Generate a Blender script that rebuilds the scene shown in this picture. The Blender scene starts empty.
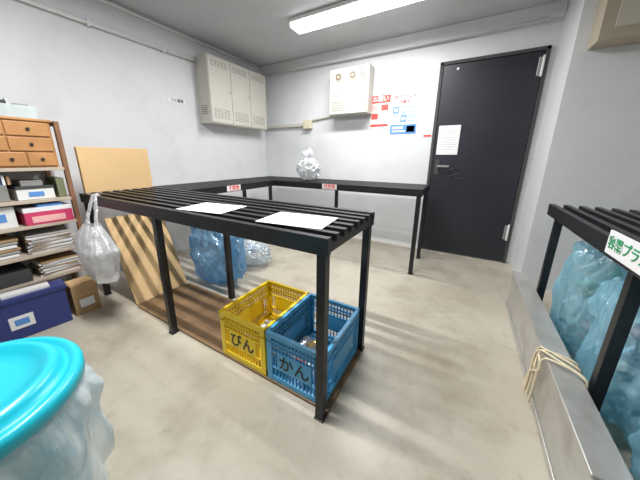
import bpy, bmesh, math, random
from mathutils import Matrix, Vector, noise
random.seed(7)
scene=bpy.context.scene
scene.view_settings.view_transform='Standard'
scene.view_settings.look='None'
scene.view_settings.exposure=0.0
COL=bpy.context.collection
# ---------------- materials ----------------
def mat(name,c,rough=.6,metal=0,var=0,scale=6,bump=0,bscale=40,alpha=1,c2=None,spec=.5,emit=0,detail=6):
    if name in bpy.data.materials: return bpy.data.materials[name]
    m=bpy.data.materials.new(name);m.use_nodes=True;nt=m.node_tree;b=nt.nodes['Principled BSDF']
    b.inputs['Base Color'].default_value=(*c,1);b.inputs['Roughness'].default_value=rough;b.inputs['Metallic'].default_value=metal
    b.inputs['Specular IOR Level'].default_value=spec
    b.inputs['Alpha'].default_value=alpha
    tc=nt.nodes.new('ShaderNodeTexCoord')
    if var or c2:
        n=nt.nodes.new('ShaderNodeTexNoise');n.inputs['Scale'].default_value=scale;n.inputs['Detail'].default_value=detail
        nt.links.new(tc.outputs['Object'],n.inputs['Vector'])
        r=nt.nodes.new('ShaderNodeValToRGB');r.color_ramp.elements[0].position=.35;r.color_ramp.elements[1].position=.65
        cc=c2 if c2 else tuple(x*(1-var) for x in c)
        r.color_ramp.elements[0].color=(*cc,1);r.color_ramp.elements[1].color=(*c,1)
        nt.links.new(n.outputs['Fac'],r.inputs['Fac']);nt.links.new(r.outputs['Color'],b.inputs['Base Color'])
    if bump:
        n=nt.nodes.new('ShaderNodeTexNoise');n.inputs['Scale'].default_value=bscale;n.inputs['Detail'].default_value=4
        nt.links.new(tc.outputs['Object'],n.inputs['Vector'])
        k=nt.nodes.new('ShaderNodeBump');k.inputs['Strength'].default_value=bump;k.inputs['Distance'].default_value=.01
        nt.links.new(n.outputs['Fac'],k.inputs['Height']);nt.links.new(k.outputs['Normal'],b.inputs['Normal'])
    if emit:
        b.inputs['Emission Color'].default_value=(*c,1);b.inputs['Emission Strength'].default_value=emit
    return m
def film(name,c,opac,rough=.16,scale=14,strength=.9,tint=.68):
    """thin crinkled polythene: transparent + translucent/diffuse + gloss, soft stretched creases"""
    m=bpy.data.materials.new(name);m.use_nodes=True;nt=m.node_tree;nt.nodes.clear()
    out=nt.nodes.new('ShaderNodeOutputMaterial');tc=nt.nodes.new('ShaderNodeTexCoord')
    mp=nt.nodes.new('ShaderNodeMapping');mp.inputs['Scale'].default_value=(1,1,.45);nt.links.new(tc.outputs['Object'],mp.inputs[0])
    n=nt.nodes.new('ShaderNodeTexNoise');n.inputs['Scale'].default_value=scale;n.inputs['Detail'].default_value=3;n.inputs['Roughness'].default_value=.45;n.inputs['Distortion'].default_value=1.2
    nt.links.new(mp.outputs[0],n.inputs['Vector'])
    s1=nt.nodes.new('ShaderNodeMath');s1.operation='SUBTRACT';s1.inputs[1].default_value=.5;nt.links.new(n.outputs['Fac'],s1.inputs[0])
    ab=nt.nodes.new('ShaderNodeMath');ab.operation='ABSOLUTE';nt.links.new(s1.outputs[0],ab.inputs[0])
    k=nt.nodes.new('ShaderNodeBump');k.inputs['Strength'].default_value=strength;k.inputs['Distance'].default_value=.05;k.invert=True;nt.links.new(ab.outputs[0],k.inputs['Height'])
    d=nt.nodes.new('ShaderNodeBsdfDiffuse');d.inputs[0].default_value=(*c,1)
    tl=nt.nodes.new('ShaderNodeBsdfTranslucent');tl.inputs[0].default_value=(*c,1)
    a=nt.nodes.new('ShaderNodeMixShader');a.inputs[0].default_value=.4;nt.links.new(d.outputs[0],a.inputs[1]);nt.links.new(tl.outputs[0],a.inputs[2])
    tr=nt.nodes.new('ShaderNodeBsdfTransparent');tr.inputs[0].default_value=(*[min(1,1-tint+.03+tint*x) for x in c],1)
    b=nt.nodes.new('ShaderNodeMixShader')
    r=nt.nodes.new('ShaderNodeMapRange');r.inputs[1].default_value=.3;r.inputs[2].default_value=.7;r.inputs[3].default_value=max(0,opac-.2);r.inputs[4].default_value=min(1,opac+.2)
    n2=nt.nodes.new('ShaderNodeTexNoise');n2.inputs['Scale'].default_value=scale*.5;n2.inputs['Detail'].default_value=3;n2.inputs['Distortion'].default_value=1.5
    nt.links.new(mp.outputs[0],n2.inputs['Vector']);nt.links.new(n2.outputs['Fac'],r.inputs[0]);nt.links.new(r.outputs[0],b.inputs[0])
    nt.links.new(tr.outputs[0],b.inputs[1]);nt.links.new(a.outputs[0],b.inputs[2])
    g=nt.nodes.new('ShaderNodeBsdfGlossy');g.inputs['Roughness'].default_value=rough;g.inputs[0].default_value=(1,1,1,1)
    e=nt.nodes.new('ShaderNodeMixShader');e.inputs[0].default_value=.14;nt.links.new(b.outputs[0],e.inputs[1]);nt.links.new(g.outputs[0],e.inputs[2])
    for x in(d,tl,g): nt.links.new(k.outputs['Normal'],x.inputs['Normal'])
    nt.links.new(e.outputs[0],out.inputs[0]);return m
def stained(name,base,dark,light,s1,s2,rough,bump,lo=.5,fine=None,metal=0):
    m=bpy.data.materials.new(name);m.use_nodes=True;nt=m.node_tree;b=nt.nodes['Principled BSDF'];b.inputs['Roughness'].default_value=rough;b.inputs['Metallic'].default_value=metal
    tc=nt.nodes.new('ShaderNodeTexCoord')
    def nz(s,d,lo,hi,dist=0):
        n=nt.nodes.new('ShaderNodeTexNoise');n.inputs['Scale'].default_value=s;n.inputs['Detail'].default_value=d;n.inputs['Roughness'].default_value=.65;n.inputs['Distortion'].default_value=dist
        nt.links.new(tc.outputs['Object'],n.inputs['Vector'])
        r=nt.nodes.new('ShaderNodeMapRange');r.inputs[1].default_value=lo;r.inputs[2].default_value=hi
        nt.links.new(n.outputs['Fac'],r.inputs[0]);return r.outputs[0],n.outputs['Fac']
    f1,_=nz(s1,8,.42,.68,.6);f2,raw=nz(s2,10,lo,.74)
    def mix(fac,a,bc):
        x=nt.nodes.new('ShaderNodeMix');x.data_type='RGBA';nt.links.new(fac,x.inputs[0])
        if isinstance(a,tuple): x.inputs[6].default_value=(*a,1)
        else: nt.links.new(a,x.inputs[6])
        x.inputs[7].default_value=(*bc,1);return x.outputs[2]
    o=mix(f1,base,light);o=mix(f2,o,dark)
    if fine:
        f3,_=nz(16,6,.58,.74,.2);o=mix(f3,o,fine)
    nt.links.new(o,b.inputs['Base Color'])
    k=nt.nodes.new('ShaderNodeBump');k.inputs['Strength'].default_value=bump;k.inputs['Distance'].default_value=.002
    nt.links.new(raw,k.inputs['Height']);nt.links.new(k.outputs['Normal'],b.inputs['Normal'])
    return m
WALL=stained('painted_concrete',(.66,.67,.685),(.59,.595,.60),(.70,.71,.725),1.3,2.2,.5,.1)
CEIL=stained('ceiling_board',(.55,.56,.575),(.51,.515,.525),(.59,.60,.615),1,3,.8,.05)
FLOOR=stained('concrete_floor',(.43,.385,.305),(.29,.245,.18),(.51,.475,.395),1.2,2.0,.38,.10,.50,(.37,.325,.25))
BLACK=mat('black_painted_steel',(.018,.019,.022),.35,.2,var=.3,scale=20)
DOORM=mat('charcoal_door_paint',(.018,.020,.028),.42,0,var=.25,scale=3)
CREAM=mat('cream_enamel',(.55,.53,.47),.45)
WHITE=mat('white_paper',(.78,.78,.78),.6)
GPRINT=mat('grey_print',(.38,.38,.40))
WPL=mat('white_plastic',(.75,.75,.73),.4)
DARK=mat('dark_slot',(.05,.05,.05),.7)
SLOT=mat('vent_slot',(.16,.15,.13),.7)
GREYM=mat('grey_metal',(.34,.34,.32),.45,.3,var=.2,scale=8)
STEEL=mat('steel',(.5,.5,.5),.3,.9)
RED=mat('red_print',(.75,.07,.05),.5)
BLUEP=mat('blue_print',(.10,.27,.62),.5)
LBLUEP=mat('light_blue_print',(.35,.6,.85),.5)
GREENP=mat('green_print',(.02,.30,.12),.5)
INK=mat('black_ink',(.02,.02,.02),.6)
YEL=mat('yellow_plastic',(.92,.66,.02),.4)
BLU=mat('blue_plastic',(.08,.38,.66),.4)
CARD=mat('cardboard',(.68,.46,.23),.8,var=.08,scale=4)
CARD2=mat('cardboard_brown',(.42,.27,.14),.8,var=.1,scale=6)
WOOD=mat('varnished_wood',(.55,.27,.10),.4,var=.25,scale=5)
WOODD=mat('brown_wood',(.28,.14,.07),.5,var=.3,scale=8)
PLY=mat('brown_mat_board',(.24,.145,.07),.6,var=.3,scale=9)
NAVY=mat('navy_plastic',(.025,.04,.18),.4)
MAG=mat('crimson_card',(.60,.05,.14),.5)
TEAL=mat('turquoise_plastic',(.01,.46,.58),.3)
CORD=mat('cream_cord',(.75,.65,.45),.8)
LAMPM=mat('lamp_diffuser',(1,1,1),.5,emit=9)
BAGW=film('white_bag_film',(.86,.87,.89),.80,strength=.7)
BAGC=film('clear_bag_film',(.80,.86,.90),.40)
BAGB=film('blue_bag_film',(.28,.60,.86),.52,scale=8)
BAGT=film('pale_blue_bag_film',(.42,.80,.94),.50,scale=7,tint=.45)
BAGL=film('bin_liner_film',(.88,.92,.94),.60,scale=12,strength=.6)
PINK=mat('pink_print',(.85,.45,.42),.5);GREY=mat('grey_fill',(.5,.5,.52),.5)
# ---------------- mesh builder ----------------
class B:
    def __init__(s,name,mats):
        s.n=name;s.bm=bmesh.new();s.m=mats if isinstance(mats,list) else [mats]
    def mi(s,m):
        if m is None: return 0
        if m not in s.m: s.m.append(m)
        return s.m.index(m)
    def box(s,a,b,m=None,rz=0,piv=None,M=None):
        k=s.mi(m);r=bmesh.ops.create_cube(s.bm,size=1);v=r['verts']
        c=Vector([(i+j)/2 for i,j in zip(a,b)])
        for x in v: x.co=Vector([x.co[i]*abs(b[i]-a[i]) for i in range(3)])+c
        if rz: bmesh.ops.rotate(s.bm,verts=v,cent=Vector(piv) if piv else c,matrix=Matrix.Rotation(rz,3,'Z'))
        if M is not None: bmesh.ops.transform(s.bm,verts=v,matrix=M)
        for f in {f for x in v for f in x.link_faces}: f.material_index=k
        return v
    def cyl(s,p0,p1,r,m=None,r2=None,seg=16):
        k=s.mi(m);p0=Vector(p0);p1=Vector(p1);d=p1-p0
        R=d.to_track_quat('Z','Y').to_matrix().to_4x4();R.translation=(p0+p1)/2
        o=bmesh.ops.create_cone(s.bm,cap_ends=True,segments=seg,radius1=r,radius2=r if r2 is None else r2,depth=d.length,matrix=R)
        for f in {f for x in o['verts'] for f in x.link_faces}: f.material_index=k; f.smooth=len(f.verts)==4
    def lathe(s,c,prof,m=None,seg=48,wob=None):
        k=s.mi(m);rings=[]
        for i,(r,z) in enumerate(prof):
            rg=[]
            for j in range(seg):
                a=2*math.pi*j/seg;rr=r+(wob(i,a) if wob else 0)
                rg.append(s.bm.verts.new((c[0]+rr*math.cos(a),c[1]+rr*math.sin(a),c[2]+z)))
            rings.append(rg)
        for A,Bq in zip(rings,rings[1:]):
            for j in range(seg):
                f=s.bm.faces.new((A[j],A[(j+1)%seg],Bq[(j+1)%seg],Bq[j]));f.material_index=k;f.smooth=True
        return rings
    def done(s,bevel=0,parent=None):
        bmesh.ops.recalc_face_normals(s.bm,faces=s.bm.faces)
        me=bpy.data.meshes.new(s.n);s.bm.to_mesh(me);s.bm.free()
        o=bpy.data.objects.new(s.n,me);COL.objects.link(o)
        for m in s.m: me.materials.append(m)
        if bevel:
            b=o.modifiers.new('bevel','BEVEL');b.width=bevel;b.segments=2;b.limit_method='ANGLE';b.angle_limit=.7
        if parent: o.parent=parent
        return o
def text(name,s,loc,rot,size,m,parent):
    c=bpy.data.curves.new(name,'FONT');c.body=s;c.size=size;c.align_x='CENTER';c.align_y='CENTER';c.extrude=.0006;c.offset=size*.012
    o=bpy.data.objects.new(name,c);COL.objects.link(o);o.location=loc;o.rotation_euler=rot;c.materials.append(m);o.parent=parent;return o
FRONT=(math.pi/2,0,0)
FACEX=(math.pi/2,0,math.pi/2)
FACENX=(math.pi/2,0,-math.pi/2)
def tube(name,pts,r,m,parent=None):
    c=bpy.data.curves.new(name,'CURVE');c.dimensions='3D';c.bevel_depth=r;c.bevel_resolution=3
    sp=c.splines.new('NURBS' if len(pts)>3 else 'POLY');sp.points.add(len(pts)-1)
    for p,q in zip(sp.points,pts): p.co=(*q,1)
    if sp.type=='NURBS': sp.order_u=3;sp.use_endpoint_u=True
    o=bpy.data.objects.new(name,c);COL.objects.link(o);c.materials.append(m)
    if parent:o.parent=parent
    return o
# ---------------- room ----------------
HC=2.332
def wall(n,a,b,m): x=B(n,m);x.box(a,b);return x.done()
wall('floor',(-.15,-5.1,-.1),(4.5,.15,0),FLOOR)
wall('ceiling',(-.15,-5.1,HC),(4.5,.15,HC+.1),CEIL)
wall('wall_left',(-.12,-5,0),(0,.12,HC),WALL)
wall('wall_back',(0,0,0),(3.302,.12,HC),WALL)
wall('wall_column',(3.302,-.53,0),(4.3,.12,HC),WALL)
wall('wall_right',(4.3,-5,0),(4.42,.12,HC),WALL)
wall('wall_front',(-.12,-5.1,0),(4.42,-5,HC),WALL)
t=B('trim_1',WALL);t.box((0.001,-.05,2.225),(3.3,-.001,HC-.001));t.done(.004)
# ---------------- door ----------------
d=B('door_1',DOORM)
d.box((2.43,-.022,.012),(3.225,-.002,1.985))
for a,b in(((2.395,-.03,.0),(2.425,-.001,2.02)),((3.23,-.03,.0),(3.258,-.001,2.02)),((2.395,-.03,1.99),(3.258,-.001,2.02))): d.box(a,b,DARK)
for z in(1.78,.25):
    d.cyl((3.222,-.035,z),(3.222,-.035,z+.17),.009,WPL); d.box((3.19,-.027,z+.01),(3.222,-.022,z+.16),STEEL)
d.box((2.455,-.028,.90),(2.505,-.022,1.06),DARK)
d.cyl((2.49,-.022,.99),(2.49,-.06,.99),.011,STEEL);d.box((2.48,-.068,.98),(2.60,-.056,1.0),STEEL)
d.cyl((2.56,-.021,1.94),(2.56,-.03,1.94),.012,WPL)
d.done(.002)
n=B('paper_notice',WHITE);n.box((2.455,-.026,1.112),(2.66,-.0235,1.41))
for i in range(9): n.box((2.48,-.0265,1.36-.024*i),(2.64-.02*(i%3),-.026,1.363-.024*i),GPRINT)
n.done()
CH=mat('chalk',(.008,.008,.010),.3)
tube('door_scuff_mark',[(2.60,-.0235,.95),(2.66,-.0235,.97),(2.72,-.0235,.94),(2.66,-.0235,.90),(2.63,-.0235,.86),(2.70,-.0235,.85),(2.74,-.0235,.87)],.004,CH)
# ---------------- posters ----------------
def poster(name,x0,x1,z0,z1,parts):
    p=B(name,WHITE);p.box((x0,-.004,z0),(x1,-.001,z1))
    w=x1-x0;h=z1-z0
    for (a,b,c,dd,m) in parts: p.box((x0+a*w,-.0048-.0002*(m is WHITE),z0+b*h),(x0+c*w,-.004,z0+dd*h),m)
    return p.done()
po=poster('red_wall_poster',1.67,1.905,1.36,1.78,[(.0,.80,1,1,RED),(.08,.60,.42,.76,PINK),(.56,.60,.92,.76,RED),(.08,.38,.42,.54,RED),(.56,.38,.92,.54,PINK),(0,.3,1,.31,GREY),(.05,.18,.95,.25,RED),(.05,.10,.8,.13,PINK),(.05,.04,.9,.07,PINK)])
text('poster_title','お願い',(1.79,-.0065,1.738),FRONT,.065,WHITE,po)
Lp=[(.04,.74,.96,.75,LBLUEP),(.0,0,1,.24,BLUEP),(.08,.05,.6,.09,WHITE),(.08,.13,.5,.19,WHITE),(.64,.04,.94,.20,mat('yellow_print',(.8,.65,.2)))]
for i in range(3):
    for j in range(2): Lp.append((.06+.31*i,.30+.22*j,.30+.31*i,.48+.22*j,[LBLUEP,BLUEP,mat('teal_print',(.3,.65,.62))][(i+j)%3]));Lp.append((.11+.31*i,.35+.22*j,.25+.31*i,.43+.22*j,WHITE))
po=poster('blue_wall_poster',1.925,2.215,1.345,1.77,Lp)
text('poster_title','防犯カメラ',(2.07,-.0065,1.735),FRONT,.048,RED,po)
text('poster_subtitle','作動中',(2.07,-.0065,1.685),FRONT,.04,RED,po)
poster('red_wall_label',2.30,2.385,1.302,1.328,[(0.03,.1,.97,.9,RED)])
# ---------------- ceiling lamps ----------------
def lamp(name,x0,x1,y0,y1,e,wid):
    l=B(name,WPL)
    l.box((x0,y0,HC-.035),(x1,y1,HC-.002))
    ym=(y0+y1)/2
    l.box((x0+.01,y0+.02,HC-.065),(x1-.01,y1-.02,HC-.035),LAMPM)
    l.box((x0-.004,y0+.015,HC-.07),(x0+.01,y1-.015,HC-.03),WPL);l.box((x1-.01,y0+.015,HC-.07),(x1+.004,y1-.015,HC-.03),WPL)
    o=l.done(.008)
    A=bpy.data.lights.new('lamp_light','AREA');A.shape='RECTANGLE';A.size=x1-x0-.04;A.size_y=wid;A.energy=e;A.color=(.99,.995,1)
    ao=bpy.data.objects.new('lamp_light',A);COL.objects.link(ao);ao.location=((x0+x1)/2,ym,HC-.068);ao.parent=o
lamp('ceiling_light',1.14,2.40,-.93,-.72,41,.15)
lamp('ceiling_light',1.10,2.36,-2.66,-2.57,56,.035)
# ---------------- left wall cabinet ----------------
c=B('wall_cabinet',CREAM);y0,y1,z0,z1=-1.136,-.188,1.45,2.149
c.box((.002,y0,z0),(.2,y1,z1));
for i in range(3):
    a=y0+.006+i*(y1-y0-.008)/3;b=a+(y1-y0-.008)/3-.006
    c.box((.2,a,z0+.01),(.209,b,z1-.01))
    for (zz,nr) in((z1-.10,3),(z0+.06,5)):
        for r in range(nr):
            for k in range(5):
                yy=a+.035+k*(b-a-.07)/5;c.box((.2085,yy,zz+.022*r),(.2098,yy+.034,zz+.007+.022*r),SLOT)
    c.cyl((.209,b-.03,z0+.36),(.216,b-.03,z0+.36),.01,STEEL)
for i in range(5): c.box((.04,y0-.002,z0+.1+.02*i),(.15,y0,z0+.107+.02*i),SLOT)
for i in range(4): c.box((.03,y0-.0015,z1-.1+.02*i),(.05,y0,z1-.092+.02*i),SLOT)
c.done(.003)
# ---------------- heater ----------------
BR=mat('bronze_grille',(.20,.14,.08),.5)
h=B('gas_water_heater',CREAM);h.box((1.198,-.165,1.58),(1.69,-.002,2.085));h.box((1.206,-.18,1.588),(1.682,-.165,2.077))
for cx in(1.32,1.50):
    h.cyl((cx,-.18,1.99),(cx,-.19,1.99),.045,CREAM,seg=24);h.cyl((cx,-.19,1.99),(cx,-.1915,1.99),.038,BR,seg=24)
    h.cyl((cx,-.1915,1.99),(cx,-.193,1.99),.014,CREAM,seg=16)
for i in range(5): h.box((1.57,-.1815,1.93+.022*i),(1.65,-.18,1.94+.022*i),SLOT)
for i in range(6): h.box((1.24,-.1815,1.62+.02*i),(1.42,-.18,1.628+.02*i),GREYM)
for i in range(3): h.box((1.24,-.1815,1.78+.02*i),(1.32,-.18,1.788+.02*i),GREYM)
h.box((1.5,-.1815,1.64),(1.63,-.18,1.72),WHITE)
h.done(.006)
q=B('wall_conduit',CREAM);q.box((.004,-.045,1.49),(.74,-.002,1.53));q.box((.745,-.07,1.455),(.86,-.002,1.565),mat('ivory_box',(.62,.58,.42)))
q.cyl((.86,-.02,1.56),(1.19,-.02,1.60),.012)
q.done(.003)
q=B('wall_pipe',WPL);q.cyl((.025,-4.9,2.092),(.025,-1.15,2.092),.013)
for y in(-1.5,-2.1,-2.7,-3.3): q.box((.001,y,2.07),(.04,y+.02,2.112))
q.done()
q=B('ceiling_pipe',WPL);q.cyl((.02,-4.9,2.30),(.02,-.07,2.30),.011);q.cyl((.03,-.07,2.21),(3.2,-.07,2.21),.010)
q.cyl((.03,-.07,2.21),(.02,-.07,2.30),.010)
q.done()
l=B('wall_label',WHITE);l.box((.001,-1.5,1.625),(.003,-1.3,1.668));lo=l.done()
text('label_text','ゴミ置場',(.0038,-1.40,1.647),FACEX,.036,INK,lo)
u=B('wall_mounted_control_box',mat('beige_box',(.42,.36,.27),.5));u.box((3.375,-.70,1.80),(3.95,-.532,2.25))
u.box((3.44,-.706,1.86),(3.9,-.70,2.20),mat('beige_panel',(.52,.48,.40),.5));u.box((3.56,-.709,1.95),(3.80,-.706,2.08),GREYM)
u.done(.006)
# ---------------- slatted tables ----------------
HT=.811
def table(name,x0,x1,y0,y1,along,legs,ns=8):
    t=B(name,BLACK);w=.028;sh=.028
    if along=='x':
        W=y1-y0;g=(W-w)/(ns-1)
        for i in range(ns):
            y=y0+i*g;t.box((x0,y,HT-sh),(x1,y+w,HT))
        for x in [x0+.004,x1-.034]+[x0+(x1-x0)*k/3-.015 for k in(1,2)]: t.box((x,y0+.002,HT-.060),(x+.03,y1-.002,HT-sh-.0005))
        for y in(y0,y1-w): t.box((x0+.001,y+.0005,HT-.066),(x1-.001,y+w-.0005,HT-sh+.001))
    else:
        W=x1-x0;g=(W-w)/(ns-1)
        for i in range(ns):
            x=x0+i*g;t.box((x,y0,HT-sh),(x+w,y1,HT))
        for y in [y0+.004,y1-.034]+[y0+(y1-y0)*k/3-.015 for k in(1,2)]: t.box((x0+.002,y,HT-.060),(x1-.002,y+.03,HT-sh-.0005))
        for x in(x0,x1-w): t.box((x+.0005,y0+.001,HT-.066),(x+w-.0005,y1-.001,HT-sh+.001))
    for (x,y) in legs:
        t.box((x,y,0.004),(x+.036,y+.036,HT-.05));t.box((x-.004,y-.004,0.0005),(x+.04,y+.04,.008))
    return t.done(.0015)
T1=table('slatted_steel_table',.36,2.40,-2.485,-1.970,'x',[(2.355,-2.483),(2.355,-2.012),(1.295,-2.483),(1.295,-2.012),(.40,-2.483),(.40,-2.012)])
T2=table('slatted_steel_table',.33,.828,-1.963,-.835,'y',[(.34,-1.95),(.34,-.88)])
T3=table('slatted_steel_table',.33,2.468,-.828,-.33,'x',[(2.42,-.826),(2.42,-.37),(.34,-.37),(1.4,-.37)])
T4=table('slatted_steel_table',3.235,3.80,-2.95,-1.15,'y',[(3.275,-1.19),(3.275,-2.05),(3.275,-2.9),(3.755,-1.19),(3.755,-2.05),(3.755,-2.9)],ns=9)
def rlabel(x,y,rot):
    l=B('rail_label',WHITE)
    if rot==0:
        l.box((x-.085,y-.003,HT-.06),(x+.085,y-.001,HT-.005));l.box((x-.08,y-.0038,HT-.056),(x+.08,y-.003,HT-.053),RED)
        o=l.done();text('rail_label_text','可燃物',(x,y-.0045,HT-.030),FRONT,.045,RED,o)
    else:
        l.box((x+.001,y-.085,HT-.06),(x+.003,y+.085,HT-.005));l.box((x+.003,y-.08,HT-.056),(x+.0038,y+.08,HT-.053),RED)
        o=l.done();text('rail_label_text','不燃物',(x+.0045,y,HT-.030),FACEX,.045,RED,o)
rlabel(1.557,-.828,0);rlabel(.828,-1.454,1)
for (cx,cy,r,sx,tx) in((1.63,-2.335,.15,.29,'ダンボール'),(2.165,-2.315,.12,.30,'びん・かん')):
    p=B('paper_sheet',WHITE);p.box((cx-sx/2,cy-.105,HT+.001),(cx+sx/2,cy+.105,HT+.0025),rz=r)
    for i in range(3): p.box((cx-.11,cy-.085+.028*i,HT+.0025),(cx+.11-.03*(i%2),cy-.079+.028*i,HT+.0028),GREY,rz=r,piv=(cx,cy,HT))
    o=p.done();text('sheet_text',tx,(cx-.006,cy+.042,HT+.0028),(0,0,r),.055,GPRINT,o)
sg=B('plastic_sorting_sign',WHITE);sg.box((3.226,-2.36,.762),(3.2335,-1.965,.842));so=sg.done(.001)
text('sign_text','容器プラスチック',(3.2248,-2.163,.802),FACENX,.047,GREENP,so)
b=B('brown_floor_mat',PLY);b.box((.82,-2.44,.001),(2.395,-2.025,.014))
b.done(.002)
# ---------------- crates ----------------
def crate(name,x0,y0,m,txt):
    W,D,H=.312,.40,.268;z=.0155;c=B(name,m)
    t=.012
    c.box((x0+.008,y0+.008,z+.004),(x0+W-.008,y0+D-.008,z+.012))
    for i in range(7): c.box((x0+.02+i*.042,y0+.013,z),(x0+.032+i*.042,y0+D-.013,z+.018))
    def side(o,u,L,n,e):
        def bx(a0,a1,zz0,zz1,th0=0,th1=t,ins=0):
            p=Vector(o)+Vector(u)*(a0+ins)-Vector(n)*(th0-e);q2=Vector(o)+Vector(u)*(a1-ins)-Vector(n)*th1
            c.box((min(p.x,q2.x),min(p.y,q2.y),z+zz0),(max(p.x,q2.x),max(p.y,q2.y),z+zz1))
        i0=t+.001 if e==0 else 0
        bx(0,L,H-.022,H-e*.7,-.004,t,i0);bx(0,L,H-.05,H-.044,-.002,t,i0);bx(0,L,0,.03-e,0,t,i0);bx(0,L,.075,.082,0,t,i0);bx(0,L,.168,.175,0,t,i0);bx(0,L,.20,.205,0,t,i0)
        if e: bx(0,.03,0.001,H-.023,-.002,t);bx(L-.03,L,0.001,H-.023,-.002,t)
        else: bx(t+.001,.03,0.001,H-.023,-.002,t);bx(L-.03,L-t-.001,0.001,H-.023,-.002,t)
        k=int((L-.06)/.019)
        for i in range(1,k):
            a=.03+i*(L-.06)/k
            if L*.22<a<L*.78:
                bx(a-.002,a+.002,.0,.07,.001,t-.001);bx(a-.002,a+.002,.17,H-.02,.001,t-.001)
            else: bx(a-.002,a+.002,0,H-.02,.001,t-.001)
        bx(L*.20,L*.80,.078,.17,-.001,t)
    side((x0,y0,0),(1,0,0),W,(0,-1,0),.0015)
    side((x0,y0+D,0),(1,0,0),W,(0,1,0),.0015)
    side((x0,y0,0),(0,1,0),D,(-1,0,0),0)
    side((x0+W,y0,0),(0,1,0),D,(1,0,0),0)
    o=c.done()
    text('crate_text',txt,(x0+W/2,y0-.004,z+.124),FRONT,.085,INK,o)
    return o
CY=crate('yellow_crate',1.733,-2.432,YEL,'びん');CB=crate('blue_crate',2.057,-2.432,BLU,'かん')
SIL=mat('aluminium',(.7,.7,.7),.3,.8);GLS=mat('clear_bottle',(.75,.85,.85),.1,alpha=.5)
c=B('pile_of_cans',SIL);cols=[SIL,RED,WHITE,BLUEP,SIL,mat('gold_can',(.7,.5,.2),.3,.6)]
for i in range(7):
    x=2.13+.055*(i%4);y=-2.34+.12*(i//4)+.03*(i%2);a=random.random()*3
    dx,dy=.045*math.cos(a),.045*math.sin(a);z=.068+.002*i
    c.cyl((x-dx,y-dy,z),(x+dx,y+dy,z),.03,cols[i%6],seg=20);c.cyl((x+dx,y+dy,z),(x+dx*1.12,y+dy*1.12,z),.026,SIL,seg=20)
c.done(parent=CB)
c=B('pile_of_bottles',GLS)
for i in range(5):
    x=1.81+.045*i;y=-2.33+.07*(i%4);z=.072;a=.6+i*1.1
    dx,dy=math.cos(a),math.sin(a)
    c.cyl((x-.05*dx,y-.05*dy,z),(x+.05*dx,y+.05*dy,z),.032,[GLS,WHITE,GLS,mat('brown_glass',(.25,.1,.03),.1),WHITE][i],seg=20)
    c.cyl((x+.05*dx,y+.05*dy,z),(x+.075*dx,y+.075*dy,z),.032,None,r2=.014,seg=20);c.cyl((x+.075*dx,y+.075*dy,z),(x+.10*dx,y+.10*dy,z),.013,WHITE,seg=12)
c.done(parent=CY)
# ---------------- bags ----------------
def bag(name,c,s,m,crump=.12,freq=4,seed=0,knot=0,sub=6,boxy=0,zmin=None,lim=None,contents=None,k0=.60):
    bm=bmesh.new();bmesh.ops.create_icosphere(bm,subdivisions=sub,radius=1)
    for v in bm.verts:
        n=v.co.normalized();p=n.copy()
        if boxy:
            mx=max(abs(n.x),abs(n.y),abs(n.z));p=n*(1-boxy)+n/mx*boxy
        w=Vector((n.x,n.y,n.z*.6))+Vector((noise.noise(n*1.5+Vector((seed,1,2))),noise.noise(n*1.5+Vector((3,seed,2))),noise.noise(n*1.5+Vector((3,1,seed)))))*.5
        f=0
        for o_,a_ in((1,.55),(2.2,.28),(4.6,.12)):
            f+=a_*(.22-abs(noise.noise(w*freq*.5*o_+Vector((seed*3.1,seed,0)))))*1.6
        g=noise.noise(n*1.7+Vector((seed,0,7)))
        fold=0
        if knot and n.z>.1:
            ang=math.atan2(n.y,n.x);fold=.10*math.sin(ang*9+seed+3*noise.noise(n*2))*min(1,(n.z-.1)/.6)
        p=p*(1+crump*f*2.2+.16*g+fold)
        if knot and n.z>k0:
            k=(n.z-k0)/(1-k0)
            p.z+=knot*k*k
            neck=.16;L=math.hypot(p.x,p.y) or 1e-6
            if k<.6: tar=L*(1-k/.6)+neck*(k/.6)
            else:
                e=(k-.6)/.4;tar=neck+.42*math.sin(e*math.pi)*(.55+.45*math.sin(3*math.atan2(n.y,n.x)+seed))
                p.z+=.10*math.sin(2*math.atan2(n.y,n.x))*e
                if e>.9: tar*=(1-e)/.1
            p.x*=tar/L;p.y*=tar/L
        q=Vector((p.x*s[0],p.y*s[1],p.z*s[2]))+Vector(c)
        if zmin is not None and q.z<zmin: q.z=zmin+.002*(1+n.x)
        if lim:
            q.x=min(max(q.x,lim[0]+.006*(1+f*2)),lim[1]);q.z=min(q.z,lim[2])
        v.co=q
    for f in bm.faces:f.smooth=True
    me=bpy.data.meshes.new(name);bm.to_mesh(me);bm.free();me.materials.append(m)
    o=bpy.data.objects.new(name,me);COL.objects.link(o)
    if contents:
        rn=random.Random(seed);cb=B('contents',WHITE)
        for i in range(contents):
            while True:
                v=Vector((rn.uniform(-1,1),rn.uniform(-1,1),rn.uniform(-1,1)))
                if v.length<.72: break
            p=Vector((v.x*s[0],v.y*s[1],v.z*s[2]))+Vector(c)
            mm=rn.choice([WHITE,WPL,LBLUEP,WHITE,PINK,GREY,GLS,mat('green_pack',(.25,.5,.3))])
            R=Matrix.Translation(p)@Matrix.Rotation(rn.uniform(0,3),4,'X')@Matrix.Rotation(rn.uniform(0,3),4,'Z')
            e=min(s)*.28
            if i%2: cb.box((-e,-e*.7,-e*.15),(e,e*.7,e*.15),mm,M=R)
            else:
                a=R@Vector((0,0,-e));b2=R@Vector((0,0,e));cb.cyl(a,b2,e*.38,mm,seg=14)
        cb.done(parent=o)
    return o
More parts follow.
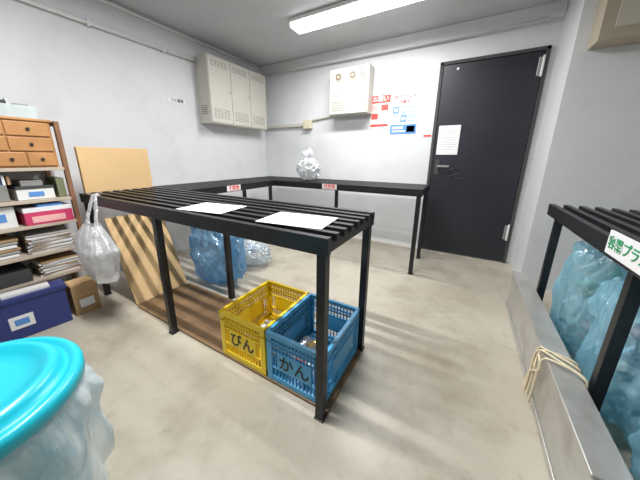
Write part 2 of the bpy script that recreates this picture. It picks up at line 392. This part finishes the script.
bag('white_plastic_bag',(1.15,-.58,.938),(.135,.12,.130),BAGW,.20,5,3,knot=.62,zmin=HT+.004,contents=10,k0=.66)
bag('blue_garbage_bag',(.97,-1.83,.30),(.29,.17,.32),BAGB,.16,4,5,zmin=.003,contents=18)
bag('clear_garbage_bag',(1.00,-1.42,.14),(.20,.14,.13),BAGC,.14,4,9,zmin=.003,contents=10)
for i,(y,s) in enumerate(((-1.42,1.0),(-1.84,.98),(-2.33,1.0),(-2.76,1.0))):
    bag('recycling_bag',(3.535,y,.34),(.225,.20,.335*s),BAGT,.13,3.5,11+i,boxy=.35,zmin=.004,lim=(3.315,3.75,.735),contents=44)
# hanging shopping bag
hb=B('hanging_shopping_bag',BAGW)
segs=72;rows=40;rings=[];cx,cy=.835,-2.60
for i in range(rows+1):
    tt=i/rows;z=.29+.38*tt
    w=.180*(math.sin(math.pi*min(1,(.06+tt*.66)))**.55)*(1-.55*max(0,tt-.6)/.4)
    dd=w*.5;rg=[]
    for j in range(segs):
        a=2*math.pi*j/segs
        nn=noise.noise(Vector((math.cos(a)*1.6,math.sin(a)*1.6,tt*3)))*.16+noise.noise(Vector((math.cos(a)*5,math.sin(a)*5,tt*4)))*.13+.05*math.sin(a*11+2*tt)*tt
        k=1+nn
        rg.append(hb.bm.verts.new((cx+w*k*math.cos(a),cy+dd*k*math.sin(a),z+.02*noise.noise(Vector((a,tt,1))))))
    rings.append(rg)
for A,Bq in zip(rings,rings[1:]):
    for j in range(segs):
        f=hb.bm.faces.new((A[j],A[(j+1)%segs],Bq[(j+1)%segs],Bq[j]));f.smooth=True
hb.bm.faces.new(rings[0])
hbo=hb.done()
cb=B('contents',WHITE)
for p,m_ in(((.78,-2.6,.38),CARD),((.86,-2.6,.42),WHITE),((.91,-2.6,.36),WHITE),((.83,-2.6,.50),WPL)): cb.box((p[0]-.05,p[1]-.03,p[2]-.05),(p[0]+.05,p[1]+.03,p[2]+.05),m_,rz=p[0])
cb.done(parent=hbo)
def strap(name,pts,w):
    s_=B(name,BAGW);prev=None
    for i,p in enumerate(pts):
        ww=w*(1.6 if i==0 else 1);a=s_.bm.verts.new((p[0]-ww,p[1],p[2]+.3*ww));b_=s_.bm.verts.new((p[0],p[1]-.012,p[2]));c_=s_.bm.verts.new((p[0]+ww,p[1],p[2]-.3*ww))
        if prev:
            for u_,v_ in((0,1),(1,2)): s_.bm.faces.new((prev[u_],prev[v_],(a,b_,c_)[v_],(a,b_,c_)[u_])).smooth=True
        prev=(a,b_,c_)
    s_.done(parent=hbo)
strap('handle_1',[(.76,-2.60,.63),(.71,-2.57,.70),(.67,-2.53,.77),(.65,-2.50,.822),(.65,-2.47,.824)],.018)
strap('handle_2',[(.90,-2.60,.63),(.83,-2.57,.70),(.75,-2.53,.76),(.68,-2.50,.826),(.67,-2.47,.828)],.018)
# ---------------- cardboards ----------------
c=B('flattened_cardboard_box',CARD);c.box((.375,-2.46,HT+.001),(.41,-1.99,1.135));c.done(.002)
c=B('leaning_cardboard_sheet',CARD)
Mx=Matrix.Translation((.80,0,.003))@Matrix.Rotation(-.38,4,'Y')
c.box((-.012,-2.43,0.005),(0,-2.03,.68),M=Mx)
c.done(.001)
c=B('cardboard_box',CARD2);c.box((.445,-2.71,.001),(.585,-2.57,.22));c.box((.586,-2.70,.14),(.588,-2.575,.145),CARD);c.box((.455,-2.70,.22),(.575,-2.58,.224),CARD);c.box((.585,-2.68,.05),(.587,-2.60,.11),WHITE);c.done(.002)
c=B('navy_storage_box',NAVY);pv=(.61,-2.74,0)
c.box((.50,-3.06,.002),(.61,-2.74,.24),rz=-.10,piv=pv);c.box((.492,-3.07,.24),(.618,-2.732,.268),rz=-.10,piv=pv)
c.box((.610,-3.0,.07),(.613,-2.90,.15),WHITE,rz=-.10,piv=pv);c.box((.613,-2.98,.09),(.614,-2.92,.13),BLUEP,rz=-.10,piv=pv)
c.box((.52,-3.0,.268),(.59,-2.8,.283),WPL,rz=-.10,piv=pv);c.done(.008)
# ---------------- shelf ----------------
SB=mat('shelf_board',(.50,.42,.33),.5)
s=B('wooden_shelf_unit',WOODD);X1=.43;Y1=-2.525;Y0=-3.25
for y in(Y0,Y1-.025):
    for x in(.01,X1-.03): s.box((x,y,0.001),(x+.03,y+.025,1.29))
for z in(.28,.45,.64,.80,1.0,.06):
    s.box((.012,Y0+.002,z-.02),(X1-.002,Y1-.002,z),SB)
s.box((.011,Y1-.024,1.265),(X1-.001,Y1-.001,1.289))
s.done(.002)
c=B('wooden_drawer_chest',WOOD);c.box((.03,-2.97,1.002),(.405,-2.565,1.28));c.box((.02,-2.98,1.28),(.415,-2.557,1.295))
for r in range(3):
    h_=.080;nd=3 if r==0 else 2;L=.394/nd
    for k in range(nd):
        a=-2.964+k*L;c.box((.405,a,1.012+r*.09),(.415,a+L-.008,1.012+r*.09+h_));c.cyl((.415,a+L/2-.004,1.052+r*.09),(.427,a+L/2-.004,1.052+r*.09),.009,INK,seg=14)
c.done(.003)
c=B('plastic_tray',GLS);c.box((.12,-2.80,1.297),(.38,-2.60,1.300))
for a,b in(((.12,-2.80,1.3),(.124,-2.6,1.37)),((.376,-2.80,1.3),(.38,-2.6,1.37)),((.12,-2.80,1.3),(.38,-2.796,1.37)),((.12,-2.604,1.3),(.38,-2.6,1.37))): c.box(a,b,GLS)
c.box((.20,-2.78,1.3),(.365,-2.72,1.39),DARK);c.box((.18,-2.69,1.3),(.365,-2.63,1.38),GREYM);c.box((.25,-2.71,1.3),(.30,-2.70,1.41),WHITE);c.done(.001)
c=B('desk_organizer',mat('dark_grey_plastic',(.12,.12,.13),.4));c.box((.15,-2.99,1.297),(.37,-2.83,1.36));c.box((.15,-2.99,1.37),(.37,-2.83,1.40),GREYM);c.box((.2,-2.93,1.36),(.3,-2.87,1.37));c.done(.004)
c=B('storage_boxes',GREYM)
c.box((.15,-2.79,.802),(.40,-2.62,.87),WPL);c.box((.15,-2.79,.87),(.405,-2.615,.885),DARK);c.box((.12,-2.98,.802),(.39,-2.82,.90),GREYM);c.box((.18,-2.6,.802),(.40,-2.56,.93),mat('olive_file',(.2,.22,.12)))
c.box((.2,-2.76,.886),(.38,-2.66,.92),GREYM);c.box((.401,-2.74,.82),(.403,-2.67,.85),BLUEP)
for i in range(4): c.box((.2,-2.80-.02*i,.901),(.39,-2.812-.02*i,.95+.01*(i%2)),[CARD2,WHITE,BLUEP,GREY][i])
c.done(.003)
c=B('crimson_box',MAG);c.box((.14,-2.79,.642),(.425,-2.56,.72));c.box((.425,-2.76,.655),(.427,-2.60,.695),PINK);c.box((.14,-2.79,.722),(.42,-2.56,.75),WHITE);c.box((.2,-2.72,.75),(.41,-2.6,.768),BLUEP);c.done(.003)
c=B('file_boxes',WPL);c.box((.12,-3.0,.642),(.40,-2.82,.77));c.box((.40,-2.97,.68),(.402,-2.86,.73),BLUEP);c.done(.003)
c=B('paper_stack',WHITE)
for i in range(20):
    r=(random.random()-.5)*.22;c.box((.14,-2.80,.452+i*.006),(.41,-2.585,.457+i*.006),[WHITE,WPL,CARD2,GREY][i%4],rz=r)
c.done()
c=B('folded_bags',GREYM)
for i in range(6): c.box((.12,-3.03+.003*i,.452+i*.02),(.40,-2.85,.47+i*.02),[WPL,GREYM,CARD2][i%3],rz=.05*(i%3))
c.done(.005)
c=B('paper_stack',WHITE)
for i in range(10): c.box((.14,-2.78,.282+i*.01),(.41,-2.58,.29+i*.01),[WHITE,CARD2,WPL,GREY][i%4],rz=.04*((i*7)%5-2))
c.box((.14,-3.03,.282),(.42,-2.83,.36),DARK);c.done()
# ---------------- trash bin ----------------
cx,cy=1.915,-3.235
t=B('trash_bin',TEAL)
t.lathe((cx,cy,0),[(0.001,.002),(.145,.002),(.152,.02),(.182,.46),(.187,.535),(.196,.54),(.196,.555),(.184,.557)])
t.lathe((cx,cy,0),[(.205,.545),(.209,.55),(.209,.572),(.203,.582),(.188,.584),(.184,.576),(.176,.576),(.170,.592),(.160,.602),(.146,.602),(.136,.590),(.10,.586),(.06,.590),(.0005,.592)],seg=80)
t.box((cx-.06,cy-.014,.588),(cx-.045,cy+.014,.62));t.box((cx+.045,cy-.014,.588),(cx+.06,cy+.014,.62));t.box((cx-.06,cy-.014,.615),(cx+.06,cy+.014,.628))
to=t.done()
t=B('liner',BAGL)
def wob(i,a):
    k=min(1,i/6);return (noise.noise(Vector((math.cos(a)*3,math.sin(a)*3,i*.10)))*.03+math.sin(a*17+i*.08+4*noise.noise(Vector((math.cos(a)*2,math.sin(a)*2,0))))*.007)*k
pr=[(.199,.542)]+[(.204+.014*min(1,i/4),.535-.0125*i) for i in range(22)]
t.lathe((cx,cy,0),pr,None,200,wob)
t.done(parent=to)
# ---------------- long grey cover + cord ----------------
AG=stained('aged_stainless_steel',(.50,.49,.46),(.36,.34,.30),(.58,.57,.55),3,6,.33,.15,metal=.55)
g=B('long_metal_cover',AG)
g.box((3.170,-2.42,.002),(3.245,-.98,.27));g.box((3.160,-2.425,.262),(3.252,-.975,.275));g.box((3.163,-2.42,.002),(3.17,-.98,.03))
g.box((3.172,-2.432,.01),(3.243,-2.42,.262),DARK)
g.done(.003)
cpar=bpy.data.objects.new('tied_cord',None);COL.objects.link(cpar)
for i,(ya,yb) in enumerate(((-1.86,-1.98),(-1.90,-1.95),(-1.95,-2.03),(-1.88,-2.05))):
    e=.006+.003*i
    tube('cord_loop_%d'%i,[(3.158-e,ya,.02),(3.158-e,ya-.01,.14),(3.157-e,ya-.01,.27),(3.17,(ya+yb)/2,.282+e),(3.25,yb,.282+e),(3.262,yb,.27),(3.256,yb,.15),(3.256,yb,.02)],.0042,CORD,cpar)
tube('cord_knot',[(3.14,-1.93,.20),(3.15,-1.90,.25),(3.14,-1.96,.27),(3.15,-1.98,.22),(3.14,-1.92,.17),(3.145,-1.86,.12),(3.14,-1.88,.05)],.0042,CORD,cpar)
# ---------------- world & camera ----------------
w=bpy.data.worlds.new('world');scene.world=w;w.use_nodes=True;w.node_tree.nodes['Background'].inputs[0].default_value=(.9,.95,1,1);w.node_tree.nodes['Background'].inputs[1].default_value=.3
yaw,pit,rol=.529,.259,.007
F=Vector((-math.sin(yaw)*math.cos(pit),math.cos(yaw)*math.cos(pit),-math.sin(pit)));r0=Vector((math.cos(yaw),math.sin(yaw),0));u0=r0.cross(F)
r=r0*math.cos(rol)+u0*math.sin(rol);u=u0*math.cos(rol)-r0*math.sin(rol)
cam=bpy.data.cameras.new('camera');co=bpy.data.objects.new('camera',cam);COL.objects.link(co)
co.matrix_world=Matrix(((r.x,u.x,-F.x,2.769),(r.y,u.y,-F.y,-3.207),(r.z,u.z,-F.z,1.076),(0,0,0,1)))
cam.sensor_width=36;cam.lens=253.743/640*36;cam.shift_x=(320-314.341)/640;cam.shift_y=(224.421-240)/640;cam.clip_start=.02
scene.camera=co
